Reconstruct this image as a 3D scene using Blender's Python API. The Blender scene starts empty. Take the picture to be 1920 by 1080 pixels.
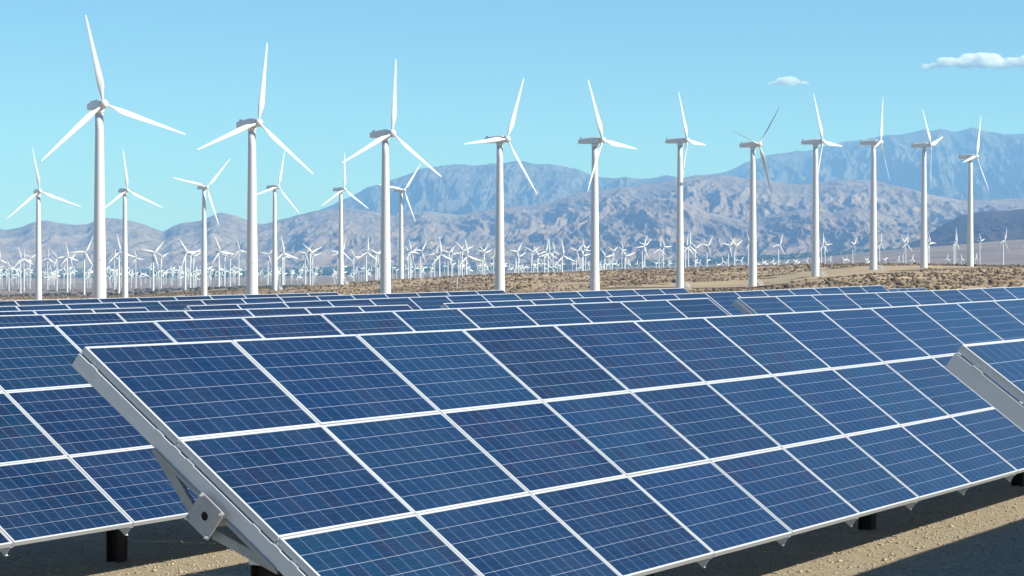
import bpy, bmesh, math, random
import numpy as np
from mathutils import Vector, Matrix

random.seed(7)
RNG = np.random.default_rng(11)
R = math.radians
scene = bpy.context.scene
COL = scene.collection

# ------------------------------------------------------------------ camera
F = 4288.0            # focal length in pixels of the 1920 px wide photograph
HOR = 490.4           # horizon row of the photograph
CAMZ = 3.0
cam_data = bpy.data.cameras.new('camera')
cam = bpy.data.objects.new('camera', cam_data)
COL.objects.link(cam)
cam_data.sensor_width = 36.0
cam_data.lens = 36.0 * F / 1920.0
cam_data.clip_start = 0.3
cam_data.clip_end = 90000.0
cam.location = (0, 0, CAMZ)
cam.rotation_euler = (R(90) - math.atan((540 - HOR) / F), 0, 0)
scene.camera = cam
PITCH = math.atan((540 - HOR) / F)

# ------------------------------------------------------------------ light
SUN_EL = R(33.5)
SUN_DIR = Vector((0.953 * math.cos(SUN_EL), -0.303 * math.cos(SUN_EL), math.sin(SUN_EL)))
SUN_ROT = math.atan2(0.953, -0.303)
world = bpy.data.worlds.new('World')
scene.world = world
world.use_nodes = True
wn = world.node_tree
wn.nodes.clear()
sky = wn.nodes.new('ShaderNodeTexSky')
sky.sky_type = 'NISHITA'
sky.sun_disc = False
sky.sun_elevation = SUN_EL
sky.sun_rotation = SUN_ROT
sky.altitude = 300
sky.air_density = 1.0
sky.dust_density = 0.0
sky.ozone_density = 6.0
bg = wn.nodes.new('ShaderNodeBackground')
bg.inputs['Strength'].default_value = 0.083
wo = wn.nodes.new('ShaderNodeOutputWorld')
tint = wn.nodes.new('ShaderNodeMix'); tint.data_type = 'RGBA'; tint.blend_type = 'MULTIPLY'
tint.inputs[0].default_value = 1.0
tint.inputs[7].default_value = (.64, .845, .95, 1)
wn.links.new(sky.outputs[0], tint.inputs[6])
wn.links.new(tint.outputs[2], bg.inputs[0])
wn.links.new(bg.outputs[0], wo.inputs[0])
sl = bpy.data.lights.new('sun', 'SUN')
sl.energy = 5.0
sl.angle = R(0.53)
sl.color = (1.0, 0.955, 0.89)
so = bpy.data.objects.new('sun', sl)
COL.objects.link(so)
so.rotation_euler = (-SUN_DIR).to_track_quat('-Z', 'Y').to_euler()
scene.view_settings.view_transform = 'Standard'
scene.view_settings.look = 'None'
scene.view_settings.exposure = 0.72
scene.view_settings.gamma = 1.0
scene.cycles.volume_bounces = 12

# ------------------------------------------------------------------ helpers
class Nodes:
    def __init__(self, name):
        self.m = bpy.data.materials.new(name)
        self.m.use_nodes = True
        self.t = self.m.node_tree
        self.t.nodes.clear()
        self.out = self.t.nodes.new('ShaderNodeOutputMaterial')
    def n(self, typ, **kw):
        nd = self.t.nodes.new(typ)
        for k, v in kw.items():
            setattr(nd, k, v)
        return nd
    def put(self, sock, v):
        if isinstance(v, bpy.types.NodeSocket):
            self.t.links.new(v, sock)
        elif isinstance(v, (tuple, list)) and len(v) == 3 and sock.type == 'RGBA':
            sock.default_value = (*v, 1)
        else:
            sock.default_value = v
    def math(self, op, a, b=None, c=None, clamp=False):
        nd = self.n('ShaderNodeMath', operation=op, use_clamp=clamp)
        self.put(nd.inputs[0], a)
        if b is not None: self.put(nd.inputs[1], b)
        if c is not None: self.put(nd.inputs[2], c)
        return nd.outputs[0]
    def mix(self, f, a, b, blend='MIX'):
        nd = self.n('ShaderNodeMix', data_type='RGBA', blend_type=blend)
        self.put(nd.inputs[0], f)
        self.put(nd.inputs[6], a)
        self.put(nd.inputs[7], b)
        return nd.outputs[2]
    def noise(self, vec, scale, detail=4, rough=.55, dim='3D'):
        nd = self.n('ShaderNodeTexNoise', noise_dimensions=dim)
        if vec is not None: self.t.links.new(vec, nd.inputs['Vector'])
        nd.inputs['Scale'].default_value = scale
        nd.inputs['Detail'].default_value = detail
        nd.inputs['Roughness'].default_value = rough
        return nd.outputs[0]
    def ramp(self, f, stops):
        nd = self.n('ShaderNodeValToRGB')
        self.t.links.new(f, nd.inputs[0])
        e = nd.color_ramp.elements
        while len(e) < len(stops): e.new(0.5)
        for i, (p, c) in enumerate(stops):
            e[i].position = p
            e[i].color = (*c, 1) if len(c) == 3 else c
        return nd.outputs[0]
    def pos(self):
        return self.n('ShaderNodeNewGeometry').outputs['Position']
    def obj(self):
        return self.n('ShaderNodeTexCoord').outputs['Object']
    def bsdf(self, color, rough=.6, metal=0.0, spec=.5, normal=None, **kw):
        b = self.n('ShaderNodeBsdfPrincipled')
        self.put(b.inputs['Base Color'], color)
        self.put(b.inputs['Roughness'], rough)
        self.put(b.inputs['Metallic'], metal)
        self.put(b.inputs['Specular IOR Level'], spec)
        for k, v in kw.items(): self.put(b.inputs[k], v)
        if normal is not None: self.put(b.inputs['Normal'], normal)
        self.t.links.new(b.outputs[0], self.out.inputs[0])
        return b
    def bump(self, h, strength=.5, dist=.01):
        nd = self.n('ShaderNodeBump')
        self.put(nd.inputs['Height'], h)
        nd.inputs['Strength'].default_value = strength
        nd.inputs['Distance'].default_value = dist
        return nd.outputs[0]

def rgb(c): return tuple(((x / 255) / 12.92 if x / 255 < .04045 else ((x / 255 + .055) / 1.055) ** 2.4) for x in c)

def mesh_np(name, verts, faces, mat=None, smooth=False):
    """verts (n,3) array, faces (m,k) int array, one face size"""
    me = bpy.data.meshes.new(name)
    n, m, k = len(verts), len(faces), faces.shape[1]
    me.vertices.add(n)
    me.vertices.foreach_set('co', np.ascontiguousarray(verts, np.float32).ravel())
    me.loops.add(m * k)
    me.loops.foreach_set('vertex_index', np.ascontiguousarray(faces, np.int32).ravel())
    me.polygons.add(m)
    me.polygons.foreach_set('loop_start', np.arange(0, m * k, k, dtype=np.int32))
    me.update(calc_edges=True)
    me.validate()
    if smooth: me.polygons.foreach_set('use_smooth', np.ones(m, bool))
    if mat: me.materials.append(mat)
    return me

def link(name, me, parent=None, loc=(0, 0, 0), rot=(0, 0, 0)):
    o = bpy.data.objects.new(name, me)
    COL.objects.link(o)
    o.location = loc
    o.rotation_euler = rot
    if parent: o.parent = parent
    return o

def tag(o, label=None, cat=None, group=None, kind=None):
    if label: o['label'] = label
    if cat: o['category'] = cat
    if group: o['group'] = group
    if kind: o['kind'] = kind
    return o

def finish(bm, name, mat, smooth=False):
    me = bpy.data.meshes.new(name)
    bmesh.ops.recalc_face_normals(bm, faces=bm.faces)
    bm.to_mesh(me)
    bm.free()
    if smooth:
        for p in me.polygons: p.use_smooth = True
    for m in (mat if isinstance(mat, (list, tuple)) else [mat]):
        me.materials.append(m)
    return me

def box(bm, c, s, M=None, bev=0.0):
    g = bmesh.ops.create_cube(bm, size=1.0)
    vs = g['verts']
    for v in vs:
        v.co = Vector((v.co.x * s[0] + c[0], v.co.y * s[1] + c[1], v.co.z * s[2] + c[2]))
    if bev > 0:
        es = list({e for v in vs for e in v.link_edges})
        r = bmesh.ops.bevel(bm, geom=es, offset=bev, segments=2, profile=.5, affect='EDGES')
        vs = list({v for v in vs if v.is_valid} | {v for f in r['faces'] for v in f.verts})
    if M is not None:
        for v in vs: v.co = M @ v.co
    return vs

def tube(bm, pts, rad, seg=12, caps=True):
    """rings of given radii along pts"""
    if not isinstance(rad, (list, tuple)): rad = [rad] * len(pts)
    rings = []
    for i, p in enumerate(pts):
        p = Vector(p)
        a = Vector(pts[max(i - 1, 0)]); b = Vector(pts[min(i + 1, len(pts) - 1)])
        d = (b - a).normalized()
        s = d.orthogonal().normalized() if i == 0 else (s - s.dot(d) * d).normalized()
        t = d.cross(s)
        rings.append([bm.verts.new(p + rad[i] * (math.cos(2 * math.pi * k / seg) * s + math.sin(2 * math.pi * k / seg) * t)) for k in range(seg)])
    for a, b in zip(rings, rings[1:]):
        for k in range(seg):
            bm.faces.new((a[k], a[(k + 1) % seg], b[(k + 1) % seg], b[k]))
    if caps:
        bm.faces.new(rings[0]); bm.faces.new(list(reversed(rings[-1])))

# ------------------------------------------------------------------ vector noise (numpy)
_perm = np.random.default_rng(3).permutation(256)
_perm = np.concatenate([_perm, _perm])
_ang = np.random.default_rng(4).random(256) * 2 * np.pi
_gx, _gy = np.cos(_ang), np.sin(_ang)
def perlin(x, y):
    xi, yi = np.floor(x).astype(int), np.floor(y).astype(int)
    xf, yf = x - xi, y - yi
    u = xf * xf * xf * (xf * (xf * 6 - 15) + 10); v = yf * yf * yf * (yf * (yf * 6 - 15) + 10)
    def g(ix, iy, fx, fy):
        h = _perm[(_perm[ix & 255] + iy) & 255]
        return _gx[h] * fx + _gy[h] * fy
    a = g(xi, yi, xf, yf); b = g(xi + 1, yi, xf - 1, yf)
    c = g(xi, yi + 1, xf, yf - 1); d = g(xi + 1, yi + 1, xf - 1, yf - 1)
    return (a + u * (b - a)) * (1 - v) + (c + u * (d - c)) * v
def fbm(x, y, o=5, gain=.5):
    s = 0; a = 1; t = 0
    for i in range(o):
        s = s + a * perlin(x * 2 ** i + 17.3 * i, y * 2 ** i - 9.1 * i); t += a; a *= gain
    return s / t
def ridged(x, y, o=6, gain=.55):
    s = 0; a = 1; t = 0; w = 1
    for i in range(o):
        n = 1 - np.abs(perlin(x * 2 ** i + 31.7 * i, y * 2 ** i + 5.3 * i)) * 2
        n = np.clip(n, 0, 1) ** 2 * w
        w = np.clip(n * 1.6, 0, 1)
        s = s + a * n; t += a; a *= gain
    return s / t

# ------------------------------------------------------------------ terrain
TX = np.array([0, 240, 386, 480, 640, 752, 960, 1280, 1412, 1532, 1640, 1740, 1920], float)
TAB = {  # height in metres relative to the camera, by distance
    60:   [-3.6] * 13,
    140:  [-5, -5, -5, -5, -5, -5, -5, -5, -5, -5, -5, -5, -5],
    250:  [-8.5, -8.5, -8.5, -8.5, -8, -8, -8, -7.5, -7, -7, -7, -7, -7],
    459:  [-14, -14, -14, -14, -13, -12.5, -12, -11, -9, -8, -8, -8, -8],
    640:  [-17.5, -17.5, -16, -15.5, -14, -13.5, -12.3, -10.7, -9.2, -7.2, -6, -6, -6.5],
    780:  [-19, -19, -17, -16.5, -14.5, -13, -11.3, -9.3, -8.7, -5.3, -3.8, -3.6, -4.6],
    940:  [-19.5, -19.5, -18, -16, -13.5, -11.5, -9, -6.2, -5, -3.4, -2.0, -1.9, -2.4],
    1150: [-19, -18.6, -15.9, -14, -11.2, -9.0, -6.3, -3.5, -2.3, -1.5, -1.2, -1.4, -2.3],
    1400: [-22, -21, -18.5, -17.2, -14, -11.6, -8.2, -4.6, -3.0, -2.6, -2.6, -3, -4],
    1750: [-27, -26, -22, -21, -20, -19, -16, -12, -11, -10, -9, -9, -9],
    2350: [-36, -33, -27.5, -26, -25, -26, -26, -24, -22, -20, -18, -17, -16],
    3300: [-46, -43, -40, -38, -36, -36, -34, -31, -28, -24, -21, -19, -16],
    4600: [-53, -52, -50, -48, -44, -42, -38, -32, -25, -16, -9, -4, 2],
    6000: [-54, -54, -52, -50, -46, -42, -36, -24, -14, 2, 22, 38, 58],
    8500: [-48, -48, -45, -42, -36, -32, -22, 0, 15, 28, 40, 55, 75],
    12500: [-12, -12, -8, -5, 5, 12, 22, 45, 55, 60, 62, 70, 80],
    20000: [60, 60, 65, 70, 80, 85, 95, 110, 110, 110, 110, 110, 110],
}
TD = np.array(sorted(TAB), float)
TZ = np.array([TAB[int(d)] for d in TD])
AZ = R(60.716)
CA, SA = math.cos(AZ), math.sin(AZ)

def ground_z(X, Y):
    X = np.asarray(X, float); Y = np.asarray(Y, float)
    Ys = np.maximum(Y, 40.0)
    px = np.clip(960 + F * X / Ys, 0, 1920)
    D = np.clip(Ys, 60, 20000)
    iD = np.clip(np.searchsorted(TD, D) - 1, 0, len(TD) - 2)
    fD = (np.log(D) - np.log(TD[iD])) / (np.log(TD[iD + 1]) - np.log(TD[iD]))
    iX = np.clip(np.searchsorted(TX, px) - 1, 0, len(TX) - 2)
    fX = (px - TX[iX]) / (TX[iX + 1] - TX[iX])
    sX = fX * fX * (3 - 2 * fX) * .5 + fX * .5
    za = TZ[iD, iX] * (1 - sX) + TZ[iD, iX + 1] * sX
    zb = TZ[iD + 1, iX] * (1 - sX) + TZ[iD + 1, iX + 1] * sX
    z = za * (1 - fD) + zb * fD
    perp = -X * SA + Y * CA
    zn = -2.84 - .016 * np.clip(perp, -30, 70)
    w = np.clip((np.hypot(X, Y) - 75) / 60, 0, 1); w = w * w * (3 - 2 * w)
    z = zn * (1 - w) + z * w
    amp = np.clip((D - 200) / 700, 0, 1) * .5
    z = z + amp * fbm(X / 55, Y / 55, 4) + np.clip((D - 5000) / 4000, 0, 1) * 6 * fbm(X / 900, Y / 900, 4)
    return z + CAMZ

def gz(x, y): return float(ground_z(np.array([x]), np.array([y]))[0])

# ground material ---------------------------------------------------
g = Nodes('desert_ground')
P = g.pos()
n1 = g.noise(P, 0.35, 6, .6)
n2 = g.noise(P, 9.0, 6, .7)
n3 = g.noise(P, 55.0, 5, .8)
n4 = g.noise(P, 17.0, 6, .8)
near = g.mix(g.math('MULTIPLY_ADD', n4, 3.2, -1.1, clamp=True), (.25, .20, .13), (.62, .515, .36))
near = g.mix(g.math('MULTIPLY', g.math('SUBTRACT', n1, .3, clamp=True), 1.2, clamp=True), near, (.40, .335, .235))
near = g.mix(g.math('GREATER_THAN', n3, .60), near, (.52, .45, .33))
near = g.mix(g.math('LESS_THAN', n3, .40), near, (.10, .08, .052))
far1 = g.noise(P, 0.02, 6, .65)
far = g.mix(g.math('MULTIPLY_ADD', far1, 4, -1.6, clamp=True), (.27, .19, .108), (.54, .395, .235))
far = g.mix(g.math('MULTIPLY_ADD', g.noise(P, .25, 4, .7), 5, -2.6, clamp=True), far, (.15, .11, .068))
sep = g.n('ShaderNodeSeparateXYZ'); g.t.links.new(P, sep.inputs[0])
fy = g.math('DIVIDE', g.math('SUBTRACT', sep.outputs[1], 150), 200, clamp=True)
c = g.mix(fy, near, far)
plain = g.mix(g.math('MULTIPLY_ADD', g.noise(P, .004, 5, .6), 4, -1.5, clamp=True), (.17, .115, .08), (.29, .205, .14))
fp = g.math('DIVIDE', g.math('SUBTRACT', sep.outputs[1], 1500), 700, clamp=True)
c = g.mix(fp, c, plain)
fv = g.math('DIVIDE', g.math('SUBTRACT', sep.outputs[1], 6500), 900, clamp=True)
vegn = g.math('MULTIPLY_ADD', g.noise(P, .0016, 5, .7), 5, -1.6, clamp=True)
veg = g.mix(vegn, (.035, .05, .03), (.12, .12, .085))
c = g.mix(fv, c, veg)
g.bsdf(c, rough=.95, spec=.15, normal=g.bump(g.math('ADD', n4, g.math('MULTIPLY', n3, .5)), 1.0, .035))
GROUND = g.m

nt = 560
rows = np.concatenate([np.linspace(-60, 80, 190), np.geomspace(81, 21000, 420)])
tt = np.linspace(-.42, .42, nt)
YY, TT = np.meshgrid(rows, tt, indexing='ij')
XX = TT * (YY + 150)
V = np.stack([XX, YY, ground_z(XX, YY)], -1).reshape(-1, 3)
idx = np.arange(len(rows) * nt).reshape(len(rows), nt)
Fq = np.stack([idx[:-1, :-1], idx[:-1, 1:], idx[1:, 1:], idx[1:, :-1]], -1).reshape(-1, 4)
tag(link('ground', mesh_np('ground', V, Fq, GROUND, True)), kind='structure')

# ------------------------------------------------------------------ dirt tracks
def pix_ground(px, py):
    """first point of the terrain along the ray of a photograph pixel, beyond the arrays"""
    D = np.geomspace(420, 9000, 6000)
    X = (px - 960) / F * D
    z = CAMZ - (py - HOR) / F * D
    hit = np.where(ground_z(X, D) >= z)[0]
    i = hit[0] if len(hit) else len(D) - 1
    return X[i], D[i]

m = Nodes('pale_track')
Pm = m.pos()
m.bsdf(m.mix(m.noise(Pm, .15, 5, .6), (.36, .27, .16), (.48, .37, .235)), rough=.95, spec=.1)
TRACK = m.m
def track(name, pts, w0, off=.22):
    P2 = [Vector((*pix_ground(x, y), 0)) for x, y in pts]
    dense = []
    for a, b in zip(P2, P2[1:]):
        for k in range(24): dense.append(a.lerp(b, k / 24))
    dense.append(P2[-1])
    for _ in range(30):
        dense = [dense[0]] + [(dense[i - 1] + dense[i + 1]) * .25 + dense[i] * .5 for i in range(1, len(dense) - 1)] + [dense[-1]]
    V, Fc = [], []
    for i, p in enumerate(dense):
        d = (dense[min(i + 1, len(dense) - 1)] - dense[max(i - 1, 0)]).normalized()
        s = Vector((-d.y, d.x, 0))
        for k in range(7):
            q = p + s * (k / 6 - .5) * w0 * (1 + .25 * math.sin(i * .35))
            V.append((q.x, q.y, gz(q.x, q.y) + off))
    for i in range(len(dense) - 1):
        for k in range(6):
            Fc.append((i * 7 + k, i * 7 + k + 1, i * 7 + 8 + k, i * 7 + 7 + k))
    tag(link(name, mesh_np(name, np.array(V), np.array(Fc), TRACK, True)), kind='structure')
    return dense
TRK = []
TRK.append((track('dirt_road', [(1255, 540), (1330, 536), (1400, 531), (1460, 528), (1520, 520), (1570, 511), (1620, 504.5), (1690, 500.5), (1745, 499)], 62), 34))
TRK.append((track('dirt_path', [(300, 551), (400, 546), (500, 541), (600, 535.5), (650, 532)], 20), 12))

# ------------------------------------------------------------------ scrub on the hillside
def scatter_blobs(name, cx, cy, size, mat, kind_label, faces=20, zoff=0.25, flat=.8):
    ico = bmesh.new()
    bmesh.ops.create_icosphere(ico, subdivisions=1, radius=1)
    bv = np.array([v.co[:] for v in ico.verts]); bf = np.array([[v.index for v in f.verts] for f in ico.faces])
    ico.free()
    n = len(cx); nb = len(bv)
    cz = ground_z(cx, cy)
    jit = .55 + .75 * RNG.random((n, nb, 1))
    sc = np.stack([size * (.8 + .5 * RNG.random(n)), size * (.8 + .5 * RNG.random(n)), size * flat * (.7 + .5 * RNG.random(n))], -1)[:, None, :]
    V = bv[None] * jit * sc
    V[..., 0] += cx[:, None]; V[..., 1] += cy[:, None]; V[..., 2] += (cz + zoff * size)[:, None]
    Fc = (bf[None] + (np.arange(n) * nb)[:, None, None]).reshape(-1, 3)
    o = link(name, mesh_np(name, V.reshape(-1, 3), Fc, mat))
    return tag(o, kind_label[0], kind_label[1], kind='stuff')

m = Nodes('dry_scrub')
Pm = m.pos()
m.bsdf(m.mix(m.noise(Pm, .21, 4, .7), m.mix(m.noise(Pm, .05, 2), (.06, .045, .03), (.12, .09, .05)), (.20, .145, .085)), rough=.9, spec=.1)
SCRUB = m.m
N = 76000
px = RNG.uniform(-260, 2200, N)
D = 430 + (1640 - 430) * RNG.random(N) ** .8
X = (px - 960) / F * D; Y = D
keep = fbm(X / 38, Y / 38, 3) + RNG.random(N) * .6 > .33
for dense, hw in TRK:
    A = np.array([(p.x, p.y) for p in dense[::4]])
    d2 = np.full(N, 1e9)
    for a in A: d2 = np.minimum(d2, (X - a[0]) ** 2 + (Y - a[1]) ** 2)
    keep &= d2 > hw ** 2
X, Y = X[keep], Y[keep]
scatter_blobs('scrub', X, Y, RNG.uniform(.18, .62, len(X)) * (1 + .9 * (RNG.random(len(X)) > .94)), SCRUB,
              ('dry brown desert scrub dotted over the hillside behind the solar panels', 'scrub'))
# far shrubs and trees of the valley floor
N = 6000
px = RNG.uniform(-300, 2200, N); D = RNG.uniform(1650, 4200, N)
X = (px - 960) / F * D; Y = D
k = fbm(X / 300, Y / 300, 3) > .02
m = Nodes('valley_shrubs')
m.bsdf((.05, .055, .03), rough=.9, spec=.1)
scatter_blobs('valley_shrubs', X[k], Y[k], RNG.uniform(1.0, 2.6, k.sum()), m.m,
              ('dark green shrubs scattered across the distant valley floor', 'shrubs'))
N = 9000
px = RNG.uniform(-300, 2200, N); D = RNG.uniform(7000, 9500, N)
X = (px - 960) / F * D; Y = D
k = fbm(X / 500, Y / 900, 3) > -.05
m = Nodes('far_trees')
m.bsdf((.035, .05, .028), rough=.9, spec=.1)
scatter_blobs('far_trees', X[k], Y[k], RNG.uniform(4, 8, k.sum()), m.m,
              ('dark line of far trees at the foot of the mountains', 'trees'))

# gravel on the foreground strips
N = 60000
al = RNG.uniform(9, 42, N); pe = RNG.choice([0, 1], N) * 6.0 + RNG.uniform(6.6, 10.6, N)
X = al * CA - pe * SA; Y = al * SA + pe * CA
m = Nodes('pebbles')
m.bsdf(m.mix(m.noise(m.pos(), 34, 2), (.2, .16, .1), (.6, .52, .38)), rough=.9, spec=.2)
scatter_blobs('gravel', X, Y, .0045 + .013 * RNG.random(N) ** 3 + .022 * RNG.random(N) ** 50, m.m,
              ('loose pale pebbles on the sandy ground under and before the panels', 'gravel'), flat=.6)

# ------------------------------------------------------------------ mountains
def rock(name, base, light, veg):
    m = Nodes(name)
    Pm = m.pos()
    a = m.noise(Pm, .0045, 9, .68)
    b = m.noise(Pm, .02, 7, .75)
    col = m.mix(m.math('MULTIPLY_ADD', a, 3.4, -1.2, clamp=True), base, light)
    col = m.mix(m.math('MULTIPLY_ADD', b, 4, -1.9, clamp=True), col, veg)
    m.bsdf(col, rough=.95, spec=.1, normal=m.bump(b, .6, 45))
    return m.m
def mountain(name, prof, D0, D1, rough, mat, seed, x0=-420, x1=2340, nx=1300, ny=280, gul=900., bot=500, p=1.25):
    xs = np.linspace(x0, x1, nx)
    pr = np.array(prof, float)
    yr = np.interp(xs, pr[:, 0], pr[:, 1])
    k = np.exp(-np.linspace(-2, 2, 9) ** 2); k /= k.sum()
    yr = np.convolve(np.pad(yr, 4, 'edge'), k, 'valid')
    yr = yr - 1.6 * fbm(xs / 26 + seed, xs * 0 + seed, 4) * 1.6
    H = (HOR - yr) / F * D1
    t = np.concatenate([np.linspace(0, 1, ny), np.linspace(1, 1.7, 30)[1:]])
    Tm, Xm = np.meshgrid(t, xs, indexing='ij')
    D = D0 + (D1 - D0) * Tm
    X = (Xm - 960) / F * D
    zb = ground_z((Xm[0] - 960) / F * D0, Xm[0] * 0 + D0) - CAMZ - 25
    tc = np.clip(Tm, 0, 1)
    env = tc ** p
    back = np.clip((Tm - 1) / .7, 0, 1)
    wx = X + 260 * fbm(X / 1600 + seed, D / 1600, 3); wy = D + 260 * fbm(X / 1600 - seed, D / 1600 + 7, 3)
    rn = ridged(wx / gul + seed * 3.1, wy / (gul * 4.2) + seed, 7, .56)
    fine = ridged(wx / (gul * .24) + seed, wy / (gul * 1.3), 5, .6)
    vfine = ridged(wx / (gul * .09) + seed, wy / (gul * .34), 4, .6)
    mod = (rn - .45) * .34 + (fine - .4) * .22 + (vfine - .4) * .10
    Hm = np.maximum(H[None, :] - zb[None, :], 3)
    z = zb[None, :] + Hm * env
    z = z + mod * rough * Hm * (4 * tc * (1 - tc)) ** .8 * .9 + rough * .05 * Hm * (rn - .4) * tc
    z = z - back * Hm * .8
    # keep the sight line: nothing stands above the ridge's own outline
    lim = (H[None, :] / D1) * D
    z = np.where(Tm < .97, np.minimum(z, lim - 2 - (1 - tc) * 6), z)
    V = np.stack([X, D, z + CAMZ], -1).reshape(-1, 3)
    idx = np.arange(len(t) * nx).reshape(len(t), nx)
    Fq = np.stack([idx[:-1, :-1], idx[:-1, 1:], idx[1:, 1:], idx[1:, :-1]], -1).reshape(-1, 4)
    tag(link(name, mesh_np(name, V, Fq, mat, True)), kind='structure')

ROCK = rock('mountain_rock', (.17, .125, .105), (.34, .25, .20), (.11, .088, .074))
ROCK_FAR = rock('far_mountain_rock', (.045, .045, .043), (.19, .150, .120), (.035, .038, .034))
ROCK_DARK = rock('dark_hill_rock', (.05, .034, .026), (.095, .066, .05), (.034, .026, .02))
mountain('mountain_range', [(-420, 440), (-200, 425), (-60, 418), (0, 431), (12, 432), (40, 427), (60, 418), (85, 415), (105, 418), (140, 422), (165, 421), (180, 413), (202, 409), (230, 411), (262, 419), (290, 429), (308, 435), (325, 424), (345, 417), (375, 414), (395, 405), (413, 398), (440, 404), (470, 416), (520, 428), (600, 450), (700, 480), (760, 520), (2340, 700)], 9500, 13000, .75, ROCK, 2.2, x1=800, nx=460)
mountain('mountain_range', [(300, 560), (380, 500), (430, 455), (455, 432), (480, 425), (520, 413), (560, 403), (590, 397), (620, 393), (660, 391), (700, 396), (740, 404), (800, 396), (860, 402), (900, 396), (960, 388), (1020, 384), (1080, 366), (1130, 356), (1180, 352), (1240, 340), (1290, 333), (1350, 327), (1400, 336), (1450, 340), (1500, 345), (1560, 338), (1640, 340), (1700, 352), (1740, 362), (1800, 375), (1900, 372), (2340, 360)], 8800, 12800, .8, ROCK, 5.7, x0=260)
mountain('mountain_range', [(360, 520), (480, 440), (560, 412), (600, 393), (640, 376), (660, 368), (690, 352), (720, 346), (760, 331), (790, 317), (820, 313), (865, 308), (890, 311), (920, 311), (950, 307), (980, 302), (1005, 306), (1035, 306), (1060, 312), (1085, 319), (1110, 330), (1150, 334), (1175, 331), (1200, 335), (1220, 333), (1245, 328), (1262, 331), (1300, 345), (1400, 380), (2340, 400)], 14500, 18500, .85, ROCK_FAR, 9.1, x0=320, x1=1500, nx=800)
mountain('mountain_range', [(1150, 400), (1260, 344), (1290, 332), (1330, 326), (1362, 320), (1400, 303), (1440, 291), (1480, 285), (1520, 283), (1560, 274), (1600, 264), (1640, 260), (1680, 253), (1710, 244), (1735, 238), (1745, 242), (1765, 238), (1790, 244), (1805, 243), (1830, 243), (1850, 249), (1885, 250), (1920, 246), (2000, 250), (2340, 290)], 15500, 21000, .85, ROCK_FAR, 13.3, x0=1100, nx=560)
mountain('mountain_range', [(640, 500), (760, 470), (860, 452), (960, 448), (1040, 440), (1100, 424), (1150, 402), (1200, 380), (1235, 371), (1270, 373), (1330, 398), (1400, 414), (1460, 400), (1500, 392), (1560, 398), (1600, 386), (1640, 392), (1700, 415), (1760, 440), (1900, 450), (2340, 460)], 8300, 10800, .8, ROCK, 21.9, x0=600, gul=620.)
mountain('dark_hill', [(1500, 520), (1640, 480), (1690, 462), (1730, 446), (1752, 432), (1780, 415), (1805, 404), (1835, 398), (1860, 395), (1890, 396), (1920, 391), (2000, 388), (2340, 370)], 6300, 7800, .5, ROCK_DARK, 31.4, x0=1480, nx=420, gul=420.)

# ------------------------------------------------------------------ solar arrays
TILT = R(36.86)
MW, MH = 1.658, .990
PW, PH = 1.670, .9982

def metal(name, col, rough=.45, metal_=.0, spec=.5, streak=.12):
    m = Nodes(name)
    n = m.noise(m.obj(), 7, 5, .7)
    c = m.mix(m.math('MULTIPLY', n, streak * 2), col, tuple(x * .6 for x in col))
    m.bsdf(c, rough=m.math('MULTIPLY_ADD', n, .2, rough - .1), metal=metal_, spec=spec)
    return m.m
ALU = metal('anodised_frame', (.55, .565, .57), .42, .1)
GALV = metal('galvanised_steel', (.72, .71, .70), .5, .25, streak=.16)
PLATE = metal('galvanised_plate', (.47, .46, .455), .5, .25, streak=.35)
BRACE_STEEL = metal('dull_galvanised_steel', (.40, .42, .43), .4, .5, streak=.6)
RUST = metal('dark_weathered_steel', (.035, .028, .025), .75, .2, streak=.4)
CLAMP = metal('clamp_steel', (.6, .62, .63), .35, .6)
DARK = metal('shade_and_box_black', (.01, .01, .012), .8)  # flat black: painted shade in the end plate, and black junction boxes
BACK = metal('white_backsheet', (.7, .7, .7), .6)

s = Nodes('solar_cells')
uvn = s.n('ShaderNodeUVMap'); uvn.uv_map = 'UVMap'
sx = s.n('ShaderNodeSeparateXYZ'); s.t.links.new(uvn.outputs[0], sx.inputs[0])
U, Vv = sx.outputs[0], sx.outputs[1]          # metres from the panel's centre
cu = s.math('DIVIDE', s.math('ADD', U, .802), .1604)
cv = s.math('DIVIDE', s.math('ADD', Vv, .4776), .1592)
fu = s.math('ABSOLUTE', s.math('SUBTRACT', s.math('FRACT', cu), .5))
fv = s.math('ABSOLUTE', s.math('SUBTRACT', s.math('FRACT', cv), .5))
gap_u = s.math('GREATER_THAN', fu, .5 - .0100)
gap_v = s.math('GREATER_THAN', fv, .5 - .0085)
bus = s.math('LESS_THAN', s.math('ABSOLUTE', s.math('SUBTRACT', fv, .235)), .007)
out_u = s.math('GREATER_THAN', s.math('ABSOLUTE', U), .802)
out_v = s.math('GREATER_THAN', s.math('ABSOLUTE', Vv), .4776)
edge = s.math('MAXIMUM', out_u, out_v)
oi = s.n('ShaderNodeObjectInfo')
cell = s.n('ShaderNodeCombineXYZ')
s.t.links.new(s.math('FLOOR', cu), cell.inputs[0]); s.t.links.new(s.math('FLOOR', cv), cell.inputs[1])
s.t.links.new(s.math('MULTIPLY', oi.outputs['Random'], 913.0), cell.inputs[2])
wn_ = s.n('ShaderNodeTexWhiteNoise', noise_dimensions='3D'); s.t.links.new(cell.outputs[0], wn_.inputs[0])
rc = s.n('ShaderNodeSeparateColor'); s.t.links.new(wn_.outputs[1], rc.inputs[0])
wp = s.n('ShaderNodeTexWhiteNoise', noise_dimensions='1D'); s.t.links.new(s.math('MULTIPLY', oi.outputs['Random'], 77.0), wp.inputs[1])
rp = s.n('ShaderNodeSeparateColor'); s.t.links.new(wp.outputs[1], rp.inputs[0])
vor = s.n('ShaderNodeTexVoronoi'); vor.inputs['Scale'].default_value = 70
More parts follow.
